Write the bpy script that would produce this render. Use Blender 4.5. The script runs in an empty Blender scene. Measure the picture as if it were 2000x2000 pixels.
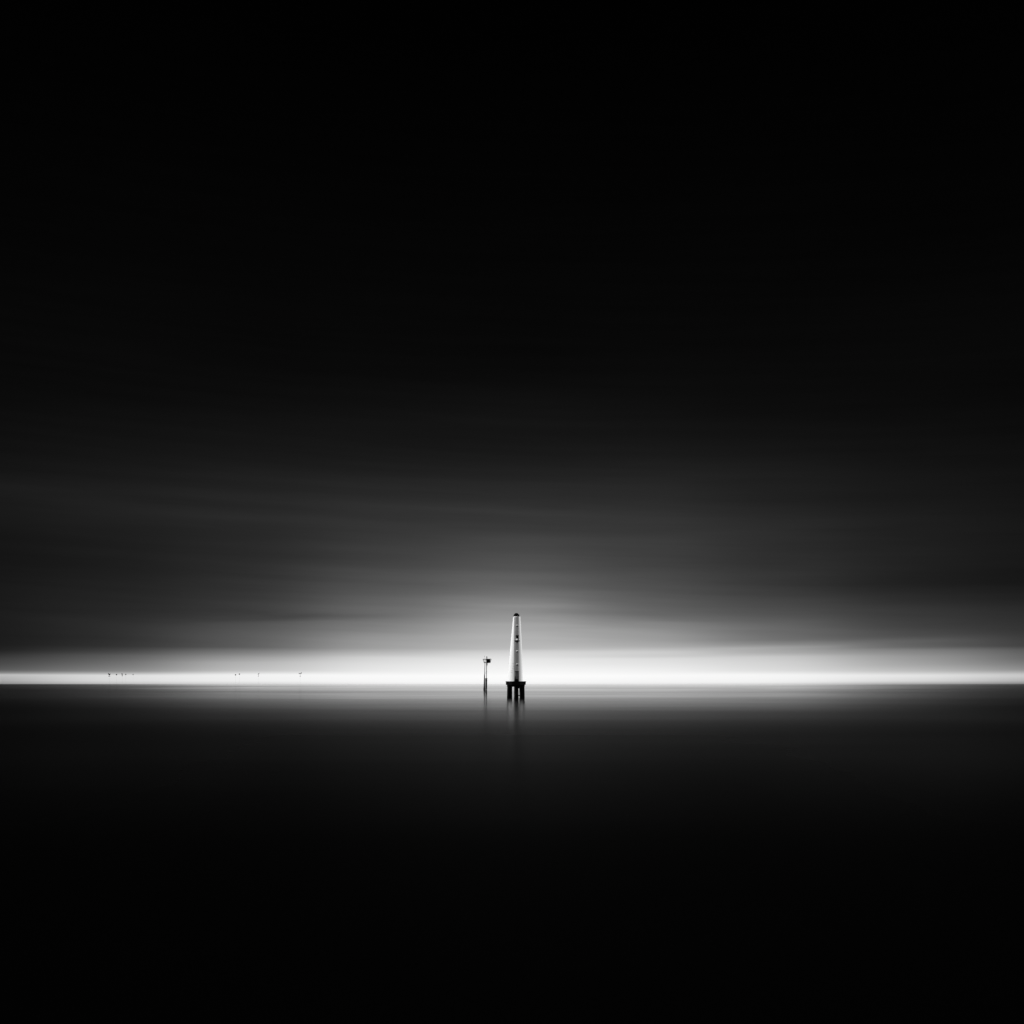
import bpy, bmesh, math, random
from mathutils import Vector, Matrix
random.seed(7)
R = math.radians
scene = bpy.context.scene
C = scene.collection

# ------------------------------------------------------------------ camera
F = 2400.0            # focal length in pixels of the 2000 px photograph
HOR = 1336.0          # row of the horizon
EYE = 2.6             # eye height above the water, metres
cam_d = bpy.data.cameras.new('camera')
cam = bpy.data.objects.new('camera', cam_d)
C.objects.link(cam)
cam.location = (0, 0, EYE)
cam.rotation_euler = (R(90), 0, 0)
cam_d.sensor_width = 36
cam_d.lens = 36 * F / 2000
cam_d.shift_y = (HOR - 1000) / 2000
cam_d.clip_start = 0.1
cam_d.clip_end = 400000
scene.camera = cam
scene.view_settings.view_transform = 'Standard'
scene.view_settings.look = 'None'
scene.view_settings.exposure = 0
scene.view_settings.gamma = 1

# ------------------------------------------------------------------ sky
def lin(v):
    v = v / 255.0
    return v / 12.92 if v <= 0.04045 else ((v + 0.055) / 1.055) ** 2.4

class NT:
    def __init__(s, tree): s.t = tree
    def node(s, kind, **kw):
        n = s.t.nodes.new(kind)
        for k, v in kw.items(): setattr(n, k, v)
        return n
    def put(s, sock, v):
        if isinstance(v, (int, float)): sock.default_value = v
        elif isinstance(v, tuple): sock.default_value = v
        else: s.t.links.new(v, sock)
    def math(s, op, a, b=0.0, c=0.0, clamp=False):
        n = s.node('ShaderNodeMath', operation=op); n.use_clamp = clamp
        for i, v in enumerate((a, b, c)): s.put(n.inputs[i], v)
        return n.outputs[0]
    def ramp(s, fac, stops, interp='LINEAR'):
        n = s.node('ShaderNodeValToRGB'); cr = n.color_ramp; cr.interpolation = interp
        while len(cr.elements) > 1: cr.elements.remove(cr.elements[-1])
        for i, (p, v) in enumerate(stops):
            e = cr.elements[0] if i == 0 else cr.elements.new(p)
            e.position = p; e.color = (v, v, v, 1)
        s.put(n.inputs[0], fac)
        return n.outputs[0]
    def smooth(s, v, a, b, x0=0.0, x1=1.0):
        n = s.node('ShaderNodeMapRange', interpolation_type='SMOOTHSTEP')
        for i, q in enumerate((v, a, b, x0, x1)): s.put(n.inputs[i], q)
        return n.outputs[0]
    def noise(s, vec, scale, detail=3, rough=0.5):
        n = s.node('ShaderNodeTexNoise')
        s.put(n.inputs['Vector'], vec)
        n.inputs['Scale'].default_value = scale; n.inputs['Detail'].default_value = detail
        n.inputs['Roughness'].default_value = rough
        return n.outputs['Fac']
    def xyz(s, x, y, z):
        n = s.node('ShaderNodeCombineXYZ')
        for i, v in enumerate((x, y, z)): s.put(n.inputs[i], v)
        return n.outputs[0]

# brightness of the overcast sky at nine compass bearings, as
# (height above the horizon in milliradian-like units, display value)
SKY = {
 -1000: [(1, 120), (6, 152), (11, 168), (17, 185), (20, 130), (26, 80), (36, 66), (46, 56), (55, 34), (61, 25), (136, 23), (186, 22), (286, 20), (361, 26), (386, 19), (436, 15), (536, 9), (636, 8), (836, 4), (1336, 1)],
 -750: [(1, 190), (6, 220), (16, 225), (20, 180), (24, 135), (31, 120), (41, 105), (53, 88), (61, 65), (71, 48), (86, 44), (116, 42), (136, 38), (186, 32), (286, 27), (356, 31), (386, 25), (436, 20), (536, 11), (636, 9), (836, 5), (1336, 1)],
 -500: [(1, 215), (6, 240), (18, 243), (26, 195), (41, 180), (52, 150), (64, 115), (71, 90), (96, 85), (121, 75), (136, 58), (186, 48), (286, 38), (356, 36), (386, 31), (436, 23), (536, 13), (636, 8), (836, 5), (1336, 1)],
 -250: [(0, 225), (4, 245), (16, 250), (24, 238), (36, 228), (51, 215), (61, 190), (71, 165), (91, 150), (111, 128), (121, 118), (136, 106), (186, 85), (286, 55), (356, 43), (386, 37), (436, 24), (536, 15), (636, 9), (836, 5), (1336, 1)],
 0: [(0, 232), (4, 249), (16, 253), (26, 245), (46, 235), (61, 218), (66, 205), (69, 190), (86, 180), (111, 172), (121, 160), (136, 145), (166, 128), (186, 108), (236, 84), (286, 68), (336, 49), (386, 40), (436, 25), (536, 17), (636, 8), (836, 5), (1336, 1)],
 250: [(0, 225), (3, 242), (16, 250), (31, 238), (50, 222), (54, 205), (63, 208), (74, 178), (86, 160), (106, 150), (121, 120), (136, 105), (186, 80), (286, 58), (336, 46), (386, 38), (436, 25), (536, 15), (636, 9), (836, 5), (1336, 1)],
 500: [(0, 205), (4, 240), (11, 245), (18, 246), (26, 222), (41, 212), (53, 200), (61, 172), (71, 162), (78, 135), (86, 112), (116, 97), (136, 80), (186, 56), (286, 42), (386, 28), (436, 22), (536, 12), (636, 8), (836, 5), (1336, 1)],
 750: [(1, 170), (6, 215), (16, 230), (24, 190), (36, 165), (51, 150), (63, 128), (69, 95), (81, 88), (91, 75), (116, 65), (136, 57), (186, 38), (286, 30), (386, 21), (436, 17), (536, 10), (636, 9), (836, 4), (1336, 1)],
 1000: [(1, 120), (6, 165), (14, 190), (18, 185), (26, 130), (36, 110), (46, 90), (61, 78), (68, 56), (96, 48), (136, 40), (186, 25), (286, 21), (386, 16), (436, 13), (536, 8), (636, 8), (836, 4), (1336, 1)],
}
COL = 1.0
world = bpy.data.worlds.new('World'); scene.world = world
world.use_nodes = True
nt = world.node_tree; nt.nodes.clear(); w = NT(nt)
tc = w.node('ShaderNodeTexCoord')
sep = w.node('ShaderNodeSeparateXYZ'); nt.links.new(tc.outputs['Generated'], sep.inputs[0])
X, Y, Z = sep.outputs
azr = w.math('ARCTAN2', X, Y)                                   # bearing, 0 = straight out to sea
A = w.math('MULTIPLY', azr, F)
hyp = w.math('SQRT', w.math('ADD', w.math('MULTIPLY', X, X), w.math('MULTIPLY', Y, Y)))
E = w.math('MULTIPLY', w.math('DIVIDE', Z, w.math('MAXIMUM', hyp, 0.02)), F)
E = w.math('MAXIMUM', E, 0.0)
# soft long streaks of drifting cloud
sv = w.xyz(w.math('MULTIPLY', A, 0.0011), w.math('MULTIPLY', E, 0.016), 0.3)
st1 = w.noise(sv, 1.0, 4, 0.55)
sv2 = w.xyz(w.math('MULTIPLY', A, 0.0022), w.math('MULTIPLY', w.math('ADD', E, w.math('MULTIPLY', A, 0.035)), 0.05), 4.7)
st2 = w.noise(sv2, 1.0, 3, 0.5)
hi = w.smooth(E, 24.0, 120.0)
wob = w.math('MULTIPLY', w.math('MULTIPLY', w.math('SUBTRACT', st1, 0.5), hi), 26.0)
Ew = w.math('MAXIMUM', w.math('ADD', E, wob), 0.0)
s = w.math('MULTIPLY', w.math('POWER', w.math('DIVIDE', Ew, 1336.0), 0.5), 1.0, clamp=True)
cols = {}
for a, prof in SKY.items():
    stops = [((e / 1336.0) ** 0.5, lin(v) ** 0.4545) for e, v in prof]
    cols[a] = w.math('POWER', w.ramp(s, stops), 2.2)
Ac = w.math('MINIMUM', w.math('MAXIMUM', A, -1000.0), 1000.0)
num = den = None
for a in sorted(SKY):
    q = w.math('DIVIDE', w.math('SUBTRACT', Ac, float(a)), 165.0)
    g_ = w.math('EXPONENT', w.math('MULTIPLY', w.math('MULTIPLY', q, q), -1.0))
    term = w.math('MULTIPLY', g_, cols[a])
    num = term if num is None else w.math('ADD', num, term)
    den = g_ if den is None else w.math('ADD', den, g_)
L = w.math('DIVIDE', num, den)
# individual wisps and banks: bearing, height, half length, half depth, slope, strength
wis = w.noise(w.xyz(w.math('MULTIPLY', A, 0.003), w.math('MULTIPLY', E, 0.03), 9.0), 1.0, 4, 0.6)
Ed = w.math('ADD', E, w.math('MULTIPLY', w.math('SUBTRACT', wis, 0.5), 26.0))
tot = 1.0
for a0, e0, wa, we, sl, amp in [(-600, 322, 280, 13, -0.035, .24), (-800, 300, 250, 16, -0.02, .16), (-420, 395, 260, 12, -0.05, .12),
        (-60, 338, 380, 9, -0.03, .16), (330, 322, 300, 12, -0.03, .12), (560, 300, 260, 8, 0.03, .10), (60, 425, 420, 26, 0.02, .08),
        (860, 190, 260, 40, 0.0, -.30), (-470, 128, 230, 8, 0.02, -.30), (-900, 60, 200, 30, 0.0, -.15), (-820, 230, 260, 22, -0.03, -.16),
        (640, 78, 260, 5, 0.035, .10), (780, 120, 240, 16, 0.02, -.12), (40, 150, 150, 7, 0.0, .12), (-330, 250, 240, 14, -0.02, -.10),
        (420, 235, 260, 14, 0.03, -.10), (-150, 520, 380, 30, 0.03, .08), (500, 410, 240, 20, -0.02, .14)]:
    u = w.math('DIVIDE', w.math('SUBTRACT', A, float(a0)), float(wa))
    v = w.math('DIVIDE', w.math('SUBTRACT', w.math('SUBTRACT', Ed, float(e0)), w.math('MULTIPLY', w.math('SUBTRACT', A, float(a0)), sl)), float(we) * 1.2)
    gg = w.math('EXPONENT', w.math('MULTIPLY', w.math('ADD', w.math('MULTIPLY', u, u), w.math('MULTIPLY', v, v)), -1.0))
    tot = w.math('ADD', tot, w.math('MULTIPLY', gg, amp))
L = w.math('MULTIPLY', L, tot)
str_amt = w.math('MULTIPLY', w.math('SUBTRACT', st2, 0.5), w.smooth(E, 20.0, 150.0, 0.05, 0.38))
L = w.math('MULTIPLY', L, w.math('ADD', str_amt, 1.0))
# the sky behind the viewer: an even dull overcast, and an added bright lobe, unseen far to the left, to light the tower's flank
absA = w.math('ABSOLUTE', azr)
back = w.smooth(absA, R(75), R(130))
L = w.math('ADD', w.math('MULTIPLY', L, w.smooth(absA, R(60), R(110), 1.0, 0.0)), w.math('MULTIPLY', back, 0.09))
def lobe(az, el, half, power):
    d = (math.sin(R(az)) * math.cos(R(el)), math.cos(R(az)) * math.cos(R(el)), math.sin(R(el)))
    dot = w.math('ADD', w.math('ADD', w.math('MULTIPLY', X, d[0]), w.math('MULTIPLY', Y, d[1])), w.math('MULTIPLY', Z, d[2]))
    return w.math('MULTIPLY', w.smooth(dot, math.cos(R(half)), math.cos(R(half * 0.35))), power)
L = w.math('ADD', L, lobe(-95, 22, 38, 6.0))
bg = w.node('ShaderNodeBackground'); w.put(bg.inputs['Color'], L); bg.inputs['Strength'].default_value = COL
wo = w.node('ShaderNodeOutputWorld'); nt.links.new(bg.outputs[0], wo.inputs[0])

# ------------------------------------------------------------------ sun (veiled, off to the right, a little beyond the tower)
sd = bpy.data.lights.new('sun', 'SUN'); sd.energy = 3.4; sd.angle = R(4); sd.color = (1, 1, 1)
sun = bpy.data.objects.new('sun', sd); C.objects.link(sun)
saz, sel = R(72), R(22)
sdir = Vector((math.sin(saz) * math.cos(sel), math.cos(saz) * math.cos(sel), math.sin(sel)))
sun.rotation_euler = (-sdir).to_track_quat('-Z', 'Y').to_euler()

# ------------------------------------------------------------------ materials
def mat(name, col, rough=0.8, var=0.15, scale=3.0, stretch=(1, 1, 1), spec=0.3, metal=0.0, bump=0.0):
    m = bpy.data.materials.new(name); m.use_nodes = True
    t = m.node_tree; n = NT(t); b = t.nodes['Principled BSDF']
    co = n.node('ShaderNodeTexCoord'); mp = n.node('ShaderNodeMapping')
    t.links.new(co.outputs['Object'], mp.inputs[0]); mp.inputs['Scale'].default_value = stretch
    f = n.noise(mp.outputs[0], scale, 5, 0.6)
    v = n.math('MULTIPLY', n.math('ADD', n.math('MULTIPLY', n.math('SUBTRACT', f, 0.5), 2 * var), 1.0), col)
    n.put(b.inputs['Base Color'], v)
    b.inputs['Roughness'].default_value = rough
    b.inputs['Specular IOR Level'].default_value = spec
    b.inputs['Metallic'].default_value = metal
    if bump:
        bn = n.node('ShaderNodeBump'); bn.inputs['Strength'].default_value = bump; bn.inputs['Distance'].default_value = 0.03
        n.put(bn.inputs['Height'], f); t.links.new(bn.outputs[0], b.inputs['Normal'])
    return m
M = {}
M['white'] = mat('painted_concrete', 0.84, 0.75, 0.06, 1.6, (1, 1, 0.25), 0.3, 0, 0.2)
M['panel'] = mat('shade_toned_panel', 0.34, 0.8, 0.22, 2.2, (1, 1, 0.3), 0.2, 0, 0.2)  # darker than the shaft: shade of the tower front put into the colour
M['black'] = mat('tarred_black', 0.006, 0.95, 0.5, 3.0, spec=0.02)
M['timber'] = mat('wet_dark_timber', 0.008, 0.9, 0.5, 4.0, (1, 1, 0.2), 0.03, 0, 0.4)
M['iron'] = mat('dark_iron', 0.014, 0.75, 0.4, 6.0, spec=0.1)
M['grey'] = mat('grey_metal', 0.16, 0.6, 0.2, 5.0)
M['door'] = mat('grey_door', 0.14, 0.7, 0.3, 3.0, (1, 1, 0.4))
M['ledge'] = mat('dark_ledge_paint', 0.07, 0.8, 0.2, 5.0)
M['lamp'] = mat('white_lamp', 0.8, 0.4, 0.05, 4.0)
M['stain'] = mat('rust_stain', 0.45, 0.85, 0.3, 5.0)

# ------------------------------------------------------------------ mesh helpers
class MB:
    def __init__(s): s.bm = bmesh.new()
    def box(s, c, size, rz=0, rx=0, ry=0, bev=0.0):
        m = Matrix.Translation(c) @ Matrix.Rotation(rz, 4, 'Z') @ Matrix.Rotation(ry, 4, 'Y') @ Matrix.Rotation(rx, 4, 'X') @ Matrix.Diagonal((*size, 1))
        r = bmesh.ops.create_cube(s.bm, size=1, matrix=m)
        if bev:
            ed = list({e for v in r['verts'] for e in v.link_edges})
            bmesh.ops.bevel(s.bm, geom=ed, offset=bev, segments=2, affect='EDGES')
        return s
    def tube(s, a, b, r0, r1=None, n=12):
        a, b = Vector(a), Vector(b); r1 = r0 if r1 is None else r1
        d = b - a; q = d.to_track_quat('Z', 'Y').to_matrix().to_4x4()
        m = Matrix.Translation((a + b) / 2) @ q
        bmesh.ops.create_cone(s.bm, cap_ends=True, segments=n, radius1=r0, radius2=r1, depth=d.length, matrix=m)
        return s
    def lathe(s, prof, n=48, axis=lambda z: (0, 0), sx=1.0, cap=True):
        rings = []
        for r, z in prof:
            ax, ay = axis(z)
            rings.append([s.bm.verts.new((ax + sx * r * math.cos(2 * math.pi * k / n), ay + r * math.sin(2 * math.pi * k / n), z)) for k in range(n)])
        for p, q in zip(rings[:-1], rings[1:]):
            for k in range(n):
                s.bm.faces.new((p[k], p[(k + 1) % n], q[(k + 1) % n], q[k]))
        if cap:
            s.bm.faces.new(rings[0][::-1]); s.bm.faces.new(rings[-1])
        return s
    def build(s, name, m, parent=None, smooth=False):
        bmesh.ops.recalc_face_normals(s.bm, faces=s.bm.faces[:])
        me = bpy.data.meshes.new(name); s.bm.to_mesh(me); s.bm.free()
        me.materials.append(m)
        if smooth:
            for p in me.polygons: p.use_smooth = True
            try: me.set_sharp_from_angle(angle=R(40))
            except Exception: pass
        o = bpy.data.objects.new(name, me); C.objects.link(o)
        if parent: o.parent = parent
        return o
def thing(name, label, cat, loc, group=None, rz=0):
    o = bpy.data.objects.new(name, None); C.objects.link(o)
    o.location = loc; o.rotation_euler = (0, 0, rz); o.empty_display_size = 0.3
    o['label'] = label; o['category'] = cat
    if group: o['group'] = group
    return o

# ------------------------------------------------------------------ the sea: smooth long-exposure water to the horizon
wm = bpy.data.materials.new('calm_sea'); wm.use_nodes = True
t = wm.node_tree; n = NT(t); b = t.nodes['Principled BSDF']
geo = n.node('ShaderNodeNewGeometry'); sp = n.node('ShaderNodeSeparateXYZ'); t.links.new(geo.outputs['Position'], sp.inputs[0])
px, py = sp.outputs[0], sp.outputs[1]
b.inputs['Base Color'].default_value = (0.0006, 0.0006, 0.0006, 1)
b.inputs['IOR'].default_value = 1.02
# wind lanes: long bands of slightly rougher and slightly calmer water
lg = n.math('LOGARITHM', n.math('MAXIMUM', py, 2.0), 2.718)
v1 = n.xyz(n.math('MULTIPLY', px, 0.004), n.math('MULTIPLY', lg, 2.6), 0)
lane = n.math('SUBTRACT', n.noise(v1, 1.0, 4, 0.55), 0.5)
# calmer far out, ruffled close to the shore; a little more wind on both flanks
RG = [(10, .50), (17, .45), (24, .385), (38, .315), (55, .285), (74, .25), (97, .195), (142, .142), (240, .101), (446, .085), (1040, .072), (2000, .06), (6000, .045)]
l0, l1 = math.log(10.0), math.log(6000.0)
rg = n.ramp(n.math('DIVIDE', n.math('SUBTRACT', lg, l0), l1 - l0, clamp=True), [((math.log(d) - l0) / (l1 - l0), v) for d, v in RG])
wedge = n.math('DIVIDE', n.math('ABSOLUTE', px), n.math('MAXIMUM', py, 1.0))
far_in = n.smooth(lg, math.log(80.0), math.log(150.0)); near_in = n.smooth(lg, math.log(30.0), math.log(95.0), 1.0, 0.0)
side = n.math('SUBTRACT', n.math('MULTIPLY', n.math('MULTIPLY', n.smooth(wedge, 0.2, 0.45), 0.075), far_in),
              n.math('MULTIPLY', n.math('MULTIPLY', n.smooth(wedge, 0.12, 0.42), 0.12), near_in))
v2 = n.xyz(n.math('MULTIPLY', px, 0.03), n.math('MULTIPLY', lg, 11.0), 3.0)
fine = n.math('SUBTRACT', n.noise(v2, 1.0, 4, 0.6), 0.5)
rgh = n.math('ADD', n.math('ADD', n.math('ADD', rg, side), n.math('MULTIPLY', lane, 0.06)), n.math('MULTIPLY', fine, 0.026))
n.put(b.inputs['Roughness'], rgh)
bm = bmesh.new()
ys = [-400, 0, 50, 200, 1000, 6000, 40000, 150000]; xs = [-150000, -6000, -600, 0, 600, 6000, 150000]
g = [[bm.verts.new((x, y, 0)) for x in xs] for y in ys]
for i in range(len(ys) - 1):
    for j in range(len(xs) - 1): bm.faces.new((g[i][j], g[i][j + 1], g[i + 1][j + 1], g[i + 1][j]))
me = bpy.data.meshes.new('water'); bm.to_mesh(me); bm.free(); me.materials.append(wm)
water = bpy.data.objects.new('water', me); C.objects.link(water)
water['kind'] = 'structure'; water['label'] = 'dark smooth sea reaching the horizon'

# ------------------------------------------------------------------ the white light tower on its pile platform
TX, TY = 0.75, 240.0
tw = thing('lighthouse', 'tall tapering white light tower with black dome on dark pile platform', 'lighthouse', (TX, TY, 0))
def axis(z): return (-0.10 + 0.28 * (z - 3.1) / 12.65, 0)
def rad(z):
    k = (z - 3.1) / 12.65
    return 1.45 - 0.47 * k - 0.29 * k ** 2.0
prof = [(rad(3.1 + 12.6 * k / 40), 3.1 + 12.6 * k / 40) for k in range(41)]
prof += [(0.715, 15.70), (0.72, 15.78), (0.67, 15.80)]
MB().lathe(prof, 64, axis).build('tower_shaft', M['white'], tw, True)
# added strip running up the front, its dark grey holding the shade of that face
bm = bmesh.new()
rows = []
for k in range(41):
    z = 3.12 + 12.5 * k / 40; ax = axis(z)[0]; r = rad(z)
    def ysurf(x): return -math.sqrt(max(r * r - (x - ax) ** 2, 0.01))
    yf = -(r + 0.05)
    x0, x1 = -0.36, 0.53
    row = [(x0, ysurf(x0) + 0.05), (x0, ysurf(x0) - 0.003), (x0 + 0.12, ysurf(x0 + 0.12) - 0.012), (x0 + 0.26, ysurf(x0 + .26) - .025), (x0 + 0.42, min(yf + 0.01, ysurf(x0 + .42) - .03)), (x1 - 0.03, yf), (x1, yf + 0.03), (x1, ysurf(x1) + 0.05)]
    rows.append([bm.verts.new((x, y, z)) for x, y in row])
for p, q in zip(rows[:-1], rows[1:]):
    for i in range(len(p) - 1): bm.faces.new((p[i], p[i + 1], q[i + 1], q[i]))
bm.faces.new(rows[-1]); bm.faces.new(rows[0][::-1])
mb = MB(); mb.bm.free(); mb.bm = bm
mb.build('front_shade_strip', M['panel'], tw, True)
def yfront(z): return -(rad(z) + 0.05)
def zpx(y): return EYE + (HOR - y) / 10.0
def xpx(x): return (x - 1007.5) / 10.0
# dome: black, a touch off-centre, with a small vent beside it
dz = 15.72
dome = MB().lathe([(0.63, dz), (0.63, dz + 0.10), (0.60, dz + 0.14), (0.55, dz + 0.25), (0.49, dz + 0.42), (0.40, dz + 0.56), (0.28, dz + 0.68), (0.14, dz + 0.74), (0.03, dz + 0.75)], 40,
            lambda z: (0.08 + 0.06 * (z - dz), 0)).build('dome', M['black'], tw, True)
MB().tube((0.66, 0, dz + 0.05), (0.66, 0, dz + 0.42), 0.03).tube((0.66, 0, dz + 0.34), (0.66, 0, dz + 0.48), 0.06, 0.05).build('roof_vent', M['grey'], tw, True)
# light opening with its lantern, and the little ledge below
z0, z1 = zpx(1250.8), zpx(1241.2); zc = (z0 + z1) / 2; yf = yfront(zc)
o = MB().box((xpx(1010.2), yf - 0.02, zc), (0.56, 0.10, z1 - z0), bev=0.01).build('window', M['grey'], tw)
MB().box((xpx(1010.6), yf - 0.085, zpx(1244.3)), (0.38, 0.05, 0.58)).build('pane', M['black'], o)
MB().box((xpx(1010.6), yf - 0.14, zpx(1241.6)), (0.56, 0.16, 0.10)).build('hood', M['black'], o)
MB().box((xpx(1007.9), yf - 0.10, zpx(1244.6)), (0.05, 0.08, 0.62)).build('frame', M['iron'], o)
MB().box((xpx(1012.8), yf - 0.10, zpx(1246.6)), (0.07, 0.08, 0.85)).build('frame', M['iron'], o)
lz = zpx(1250.6)
lan = MB().lathe([(0.17, lz), (0.17, lz + 0.2), (0.12, lz + 0.27), (0.05, lz + 0.3)], 20, lambda z: (xpx(1009.6), yf - 0.30)).build('lantern', M['lamp'], tw, True)
MB().tube((xpx(1010.4), yf - 0.22, lz + 0.3), (xpx(1010.4), yf - 0.22, lz + 0.42), 0.16, 0.10).build('lantern_cap', M['black'], lan)
ledge = MB().box((xpx(1009.8), yf - 0.05, zpx(1252.0)), (1.10, 0.75, 0.11), bev=0.02).build('ledge', M['ledge'], tw)
MB().box((xpx(1006.5), yf - 0.10, zpx(1253.2)), (0.05, 0.5, 0.16)).build('bracket', M['ledge'], ledge)
MB().box((xpx(1012.5), yf - 0.1, zpx(1253.2)), (0.05, 0.5, 0.16)).build('bracket', M['ledge'], ledge)
# three small hooded ports up the front
for yy in (1222.2, 1272.2, 1297.8):
    z = zpx(yy); y = yfront(z); x = xpx(1010.2)
    p = MB().tube((x, y + 0.05, z - 0.06), (x, y - 0.03, z - 0.07), 0.19, 0.19, 24).build('porthole', M['iron'], tw, True)
    h = MB(); bmesh.ops.create_uvsphere(h.bm, u_segments=20, v_segments=10, radius=0.21, matrix=Matrix.Translation((x, y - 0.03, z + 0.02)) @ Matrix.Diagonal((1, 1.1, 0.6, 1)))
    bmesh.ops.bisect_plane(h.bm, geom=h.bm.verts[:] + h.bm.edges[:] + h.bm.faces[:], plane_co=(x, y, z), plane_no=(0, 0, -1), clear_outer=True)
    h.build('hood', M['lamp'], p, True)
# faint rungs on the left flank
def flank(x, z):
    return -math.sqrt(max(rad(z) ** 2 - (x - axis(z)[0]) ** 2, 0.0))
for z in (zpx(1296.3), zpx(1301), zpx(1305.5), zpx(1310), zpx(1313.5)):
    x = xpx(1001.8 if z > 5.3 else 999.0)
    MB().box((x, flank(x, z) - 0.04, z), (0.34, 0.05, 0.03), rz=R(-32)).build('rung', M['stain'], tw)
# doorway at the foot with dark steps and handrail
dy = yfront(3.6) - 0.04
dr = MB().box((xpx(1009.7), dy, (zpx(1312) + 3.1) / 2), (0.66, 0.10, zpx(1312) - 3.1), bev=0.01).build('door', M['door'], tw)
MB().box((xpx(1009.6), dy - 0.08, zpx(1311.5)), (0.78, 0.24, 0.11)).build('lintel', M['black'], dr)
MB().box((xpx(1012.9), dy - 0.07, (zpx(1312.5) + 3.1) / 2), (0.07, 0.12, 1.75)).box((xpx(1006.2), dy - 0.06, 3.6), (0.05, 0.1, 1.0)).build('door_frame', M['iron'], dr)
MB().box((xpx(1011.0), dy - 0.09, zpx(1322)), (0.05, 0.06, 0.12)).build('handle', M['iron'], dr)
stp = MB()
for k in range(3):
    stp.box((xpx(1009.4), dy - 0.22 - 0.12 * (2 - k), 3.1 + 0.16 * (k + 0.5)), (0.80 - 0.06 * k, 0.26, 0.158))
stp.build('steps', M['timber'], tw)
rl = MB()
rl.tube((xpx(1005.0), dy - 0.6, 3.1), (xpx(1006.3), dy - 0.35, 4.15), 0.035).tube((xpx(1005.4), dy - 0.6, 3.1), (xpx(1005.4), dy - 0.6, 3.55), 0.035)
rl.tube((xpx(1013.0), dy - 0.5, 3.1), (xpx(1013.0), dy - 0.5, 4.2), 0.035).tube((xpx(1011.6), dy - 0.55, 3.1), (xpx(1012.6), dy - 0.5, 3.9), 0.03)
rl.build('handrail', M['iron'], tw)
# platform deck: an eight-sided slab with kerb, edge timbers
dk = MB()
def octa(mb, hw, z0, z1, cx=0.0, taper=0.0):
    c = hw * 0.41; pts = [(hw, -c), (hw, c), (c, hw), (-c, hw), (-hw, c), (-hw, -c), (-c, -hw), (c, -hw)]
    lo = [mb.bm.verts.new((x * (1 - taper) + cx, y * (1 - taper), z0)) for x, y in pts]
    up = [mb.bm.verts.new((x + cx, y, z1)) for x, y in pts]
    for k in range(8): mb.bm.faces.new((lo[k], lo[(k + 1) % 8], up[(k + 1) % 8], up[k]))
    mb.bm.faces.new(lo[::-1]); mb.bm.faces.new(up)
octa(dk, 1.96, zpx(1337.6), 3.10, 0.0, 0.02)
deck = dk.build('deck', M['black'], tw)
kb = MB(); octa(kb, 2.0, 3.02, 3.13); kb.build('deck_edge', M['timber'], deck)
MB().box((0, -1.2, zpx(1339.3)), (3.46, 0.5, 0.40)).box((0, 0, zpx(1339.3)), (3.46, 0.5, 0.40)).box((0, 1.2, zpx(1339.3)), (3.46, 0.5, 0.40)).build('cap_beam', M['timber'], tw)
MB().box((xpx(1016.5), -0.6, zpx(1342.6)), (1.6, 0.25, 0.34)).build('cross_beam', M['timber'], tw)
MB().box((xpx(1015.5), -1.25, zpx(1358.2)), (1.5, 0.18, 0.2)).build('brace', M['timber'], tw)
MB().tube((-1.3, -1.1, 0.1), (-1.3, 1.1, 2.3), 0.1).build('brace', M['timber'], tw)
def pile(xb, xt, y, r, yt=None):
    m = MB().tube((xb, y if yt is None else y * 1.1, -1.6), (xt, y if yt is None else yt, 2.35), r * 1.04, r * 0.96, 14)
    m.build('pile', M['timber'], tw, True)
zb = 0.62   # piles listed by the x where they meet the water and the x at the deck
pile(-1.45, -1.38, -1.30, 0.31); pile(-1.04, -1.0, -0.9, 0.31)
pile(-1.35, -1.28, 1.1, 0.28)
pile(-0.04, -0.04, -1.35, 0.31); pile(0.22, 0.22, -0.7, 0.31)
pile(0.10, 0.08, 1.2, 0.28)
pile(1.07, 0.86, -1.3, 0.24); pile(1.47, 1.42, -1.15, 0.28)
pile(1.40, 1.36, 1.2, 0.24)
# ladder down to the water behind the middle piles
MB().tube((-0.42 + 0.1, 1.7, 0), (-0.42 + 0.1, 1.7, 2.6), 0.03).tube((0.0, 1.7, 0), (0, 1.7, 2.6), 0.03).build('ladder', M['iron'], tw)

# ------------------------------------------------------------------ the steel channel beacon beside the tower
BD = EYE * F / 12.0                       # its foot is 12 px below the horizon
k_ = BD / F                               # metres per photograph pixel there
bx = (950.0 - 1000) * k_
be = thing('channel_beacon', 'slender dark two-legged beacon with basket platform, nearest left of the white tower', 'beacon', (bx, BD, 0))
def P(x, y, d=0.0): return ((x - 950.0) * k_, d, EYE + (HOR - y) * k_)
lg1 = MB().tube(P(946.5, 1319), P(947.4, 1287.5), 0.15, 0.12, 10).build('leg', M['grey'], be, True)
MB().tube(P(945.6, 1352), P(946.5, 1317), 0.38, 0.18, 12).build('leg_sleeve', M['black'], lg1, True)
lg2 = MB().tube(P(950.0, 1326), P(950.7, 1287), 0.13, 0.13, 10).build('leg', M['iron'], be, True)
MB().tube(P(950.6, 1301.5), P(950.8, 1294), 0.16, 0.26, 10).build('socket', M['black'], lg2, True)
MB().tube(P(950.4, 1311.3, -.2), P(950.4, 1311.3, .2), 0.2).box(P(950.4, 1311.3), (0.42, 0.1, 0.14)).build('collar', M['black'], lg2)
MB().tube(P(947, 1314.6), P(950.6, 1314.6), 0.06).build('tie_bar', M['iron'], be)
MB().tube(P(951.2, 1300), P(953.6, 1294), 0.045).build('strut', M['grey'], be)
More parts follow.
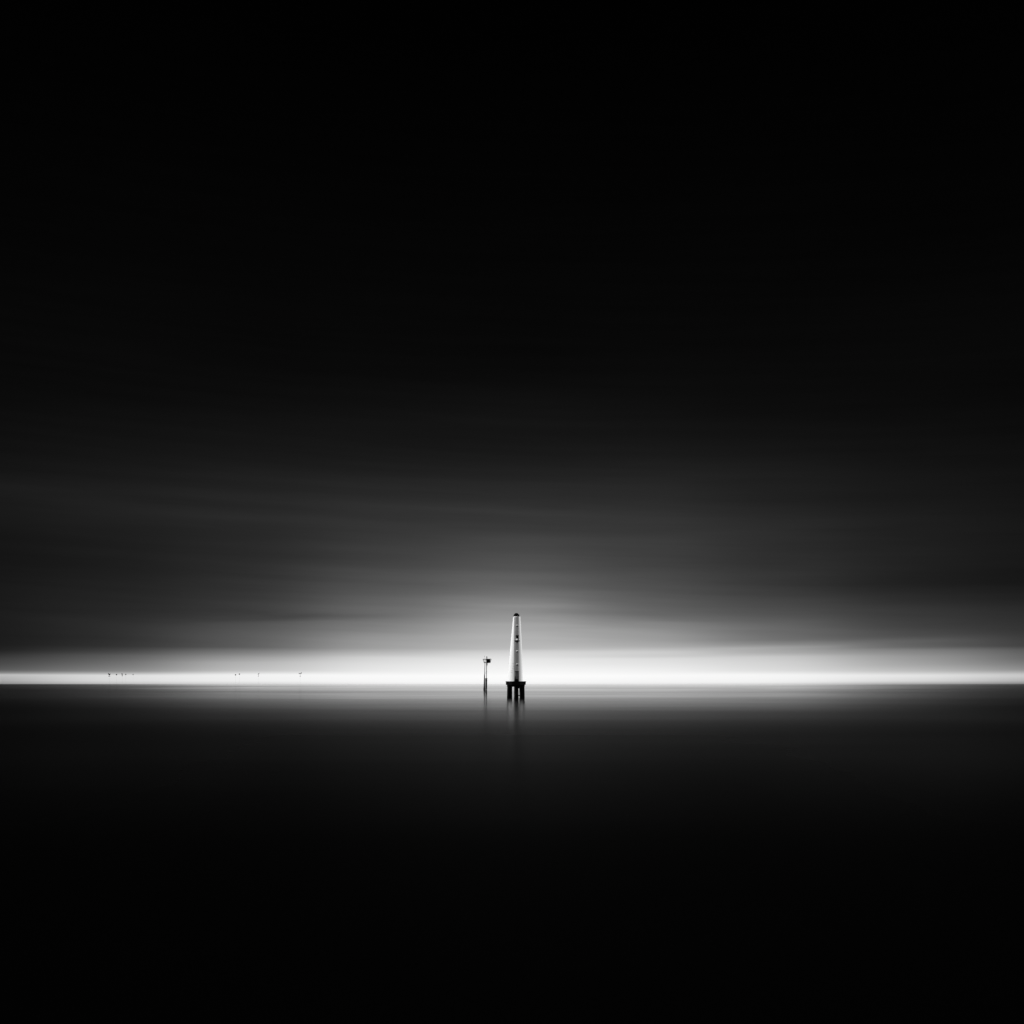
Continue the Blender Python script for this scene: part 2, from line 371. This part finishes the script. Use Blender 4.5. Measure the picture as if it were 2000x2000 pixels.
# lower latticed frame
lf = MB()
for xx, dd in ((947.9, -.4), (951.1, -.4), (947.9, .4), (951.1, .4)): lf.tube(P(xx, 1351, dd), P(xx + 0.2, 1325, dd), 0.055, 0.055, 8)
for q in range(15):
    yy = 1326 + q * 1.75
    lf.tube(P(947.9, yy, -.4), P(951.1, yy, -.4), 0.03, 0.03, 6).tube(P(947.9, yy, .4), P(951.1, yy, .4), 0.03, 0.03, 6)
for q in range(7):
    yy = 1326 + q * 3.5
    lf.tube(P(947.9, yy, -.4), P(951.1, yy + 3.5, -.4), 0.03, 0.03, 6).tube(P(951.1, yy, .4), P(947.9, yy + 3.5, .4), 0.03, 0.03, 6)
lfo = lf.build('lattice_frame', M['iron'], be)
MB().box(P(949.8, 1335), ((2.6) * k_, 0.3, 20 * k_)).build('back_plate', M['iron'], lfo)
for yy, hh, ww in ((1325.2, 1.0, 4.2), (1329.4, 1.0, 4.0), (1345.3, 1.2, 4.2)):
    MB().box(P(949.7, yy), (ww * k_, 0.95, hh * k_), ry=R(-6 if yy < 1327 else 0)).build('band', M['black'], lfo)
MB().box(P(949.4, 1348.5), (3.6 * k_, 0.8, 4 * k_)).build('footing', M['black'], be)
# basket platform with flared rail
pf = MB().box(P(951.4, 1294.2), (12.6 * k_, 2.2, 0.22), ry=0, bev=0.03).build('platform', M['black'], be)
rl = MB()
for sy in (-1.0, 1.0):
    o_ = sy * 1.35
    rl.tube(P(943.4, 1287.6, o_), P(959.3, 1287.2, o_), 0.10, 0.10, 8)
    for xa, xb in ((945.6, 943.4), (947.6, 947.2), (951.5, 951.5), (957.4, 959.3)):
        rl.tube(P(xa, 1294, sy), P(xb, 1287.4, o_), 0.085, 0.085, 8)
for xa in (943.4, 959.3): rl.tube(P(xa, 1287.5, -1.35), P(xa, 1287.5, 1.35), 0.07, 0.07, 8)
rl.build('guard_rail', M['iron'], pf)
m = MB()
pts = [(949.3, 1288), (957.2, 1286.8), (958.3, 1294.2), (950.0, 1295.6)]
f0 = [m.bm.verts.new(P(x, y, -1.15)) for x, y in pts]; f1 = [m.bm.verts.new(P(x, y, -1.05)) for x, y in pts]
m.bm.faces.new(f0); m.bm.faces.new(f1[::-1])
for i in range(4): m.bm.faces.new((f0[i], f0[(i + 1) % 4], f1[(i + 1) % 4], f1[i]))
m.build('dayboard', M['black'], be)
MB().tube(P(950.9, 1288), P(950.9, 1283.2), 0.17, 0.17, 12).tube(P(950.8, 1283.4), P(950.8, 1282.0), 0.20, 0.16, 12).build('mast_light', M['iron'], be, True)
MB().tube(P(946.7, 1288), P(946.5, 1281), 0.025, 0.025, 6).tube(P(946.5, 1282.5), P(946.5, 1281), 0.08, 0.08, 8).build('antenna', M['grey'], be)

# ------------------------------------------------------------------ far channel markers along the left of the horizon
FD = 1500.0; fk = FD / F
def far(px, top, kind, label, m='iron', d=FD, foot=1320.8):
    kk = d / F
    t_ = thing('channel_marker', label, 'marker', ((px - 1000) * kk, d, 0), 'far channel markers on the horizon')
    def Q(x, y, dd=0.0): return ((x - px) * kk, dd, EYE + (HOR - y) * kk)
    MB().tube((0, 0, -0.5), Q(px, foot), 0.022, 0.022, 6).tube(Q(px, foot), Q(px, top + 1.5), 0.12 if kind != 'dot' else 0.025, None, 6).build('pole', M[m], t_)
    if kind == 'basket_left':
        MB().lathe([(0.4, Q(px, 1318.8)[2]), (1.5, Q(px, 1316.4)[2]), (1.5, Q(px, 1315.9)[2])], 12).build('basket', M[m], t_)
        MB().tube(Q(px, 1317), Q(px - 2.4, 1315.0), 0.4, 0.3, 8).build('boom', M[m], t_)
        MB().box(Q(px, foot), (2.0, 1.2, 0.5)).build('lower_platform', M[m], t_)
    if kind == 'basket_right':
        MB().box(Q(px, 1315.6), (3.4, 1.5, 0.6)).box(Q(px - 2.0, 1315.0), (0.35, 1.4, 0.8)).build('basket', M[m], t_)
        MB().tube(Q(px, 1315.5), Q(px + 2.2, 1313.5), 0.12, 0.12, 8).tube(Q(px + 1.6, 1313.5), Q(px + 3.4, 1313.3), 0.32, 0.2, 8).build('boom', M[m], t_)
        MB().box(Q(px, foot), (1.6, 1.0, 0.35)).build('lower_platform', M[m], t_)
    if kind == 'arm':
        MB().tube(Q(px - 0.6, 1317.4), Q(px + 1.8, 1314.6), 0.42, 0.3, 8).build('boom', M[m], t_)
        MB().box(Q(px, foot - 0.2), (0.8, 1.0, 0.45)).build('lower_platform', M[m], t_)
    if kind == 'twin':
        MB().tube(Q(px - 1.2, 1315.6), Q(px + 0.3, 1317.4), 0.55, 0.75, 8).build('basket', M[m], t_)
        MB().box(Q(px, 1319.8), (0.95, 1.0, 0.9), bev=0.1).build('lower_platform', M[m], t_)
    if kind == 'dot':
        h = MB(); bmesh.ops.create_icosphere(h.bm, subdivisions=2, radius=0.8, matrix=Matrix.Translation(Q(px, top)))
        h.build('topmark', M[m], t_, True)
    return t_
far(213.6, 1315.5, 'basket_left', 'far marker with a basket and short boom, leftmost on the horizon', 'black')
far(227.6, 1317.6, 'dot', 'small round-topped far marker just right of the leftmost one', 'black')
far(238.8, 1316.4, 'twin', 'far marker with two stacked lumps, third from the left edge', 'iron')
far(245.6, 1317.2, 'dot', 'faint pale round-topped marker close right of the two-lump marker', 'grey')
far(260.0, 1317.3, 'dot', 'palest far marker, alone at the right end of the leftmost cluster', 'stain')
far(460.0, 1318.0, 'dot', 'dark round-topped marker, left one of the close pair in mid horizon', 'iron')
far(467.6, 1316.6, 'dot', 'paler round-topped marker, right one of the close pair in mid horizon', 'grey')
far(504.6, 1316.4, 'arm', 'far marker with a slanting arm to the right, between the pair and the basket marker', 'grey')
far(586.4, 1315.0, 'basket_right', 'far marker with flat basket and raised boom, rightmost and tallest of the far ones', 'iron')

scene.render.resolution_x = 1024; scene.render.resolution_y = 1024
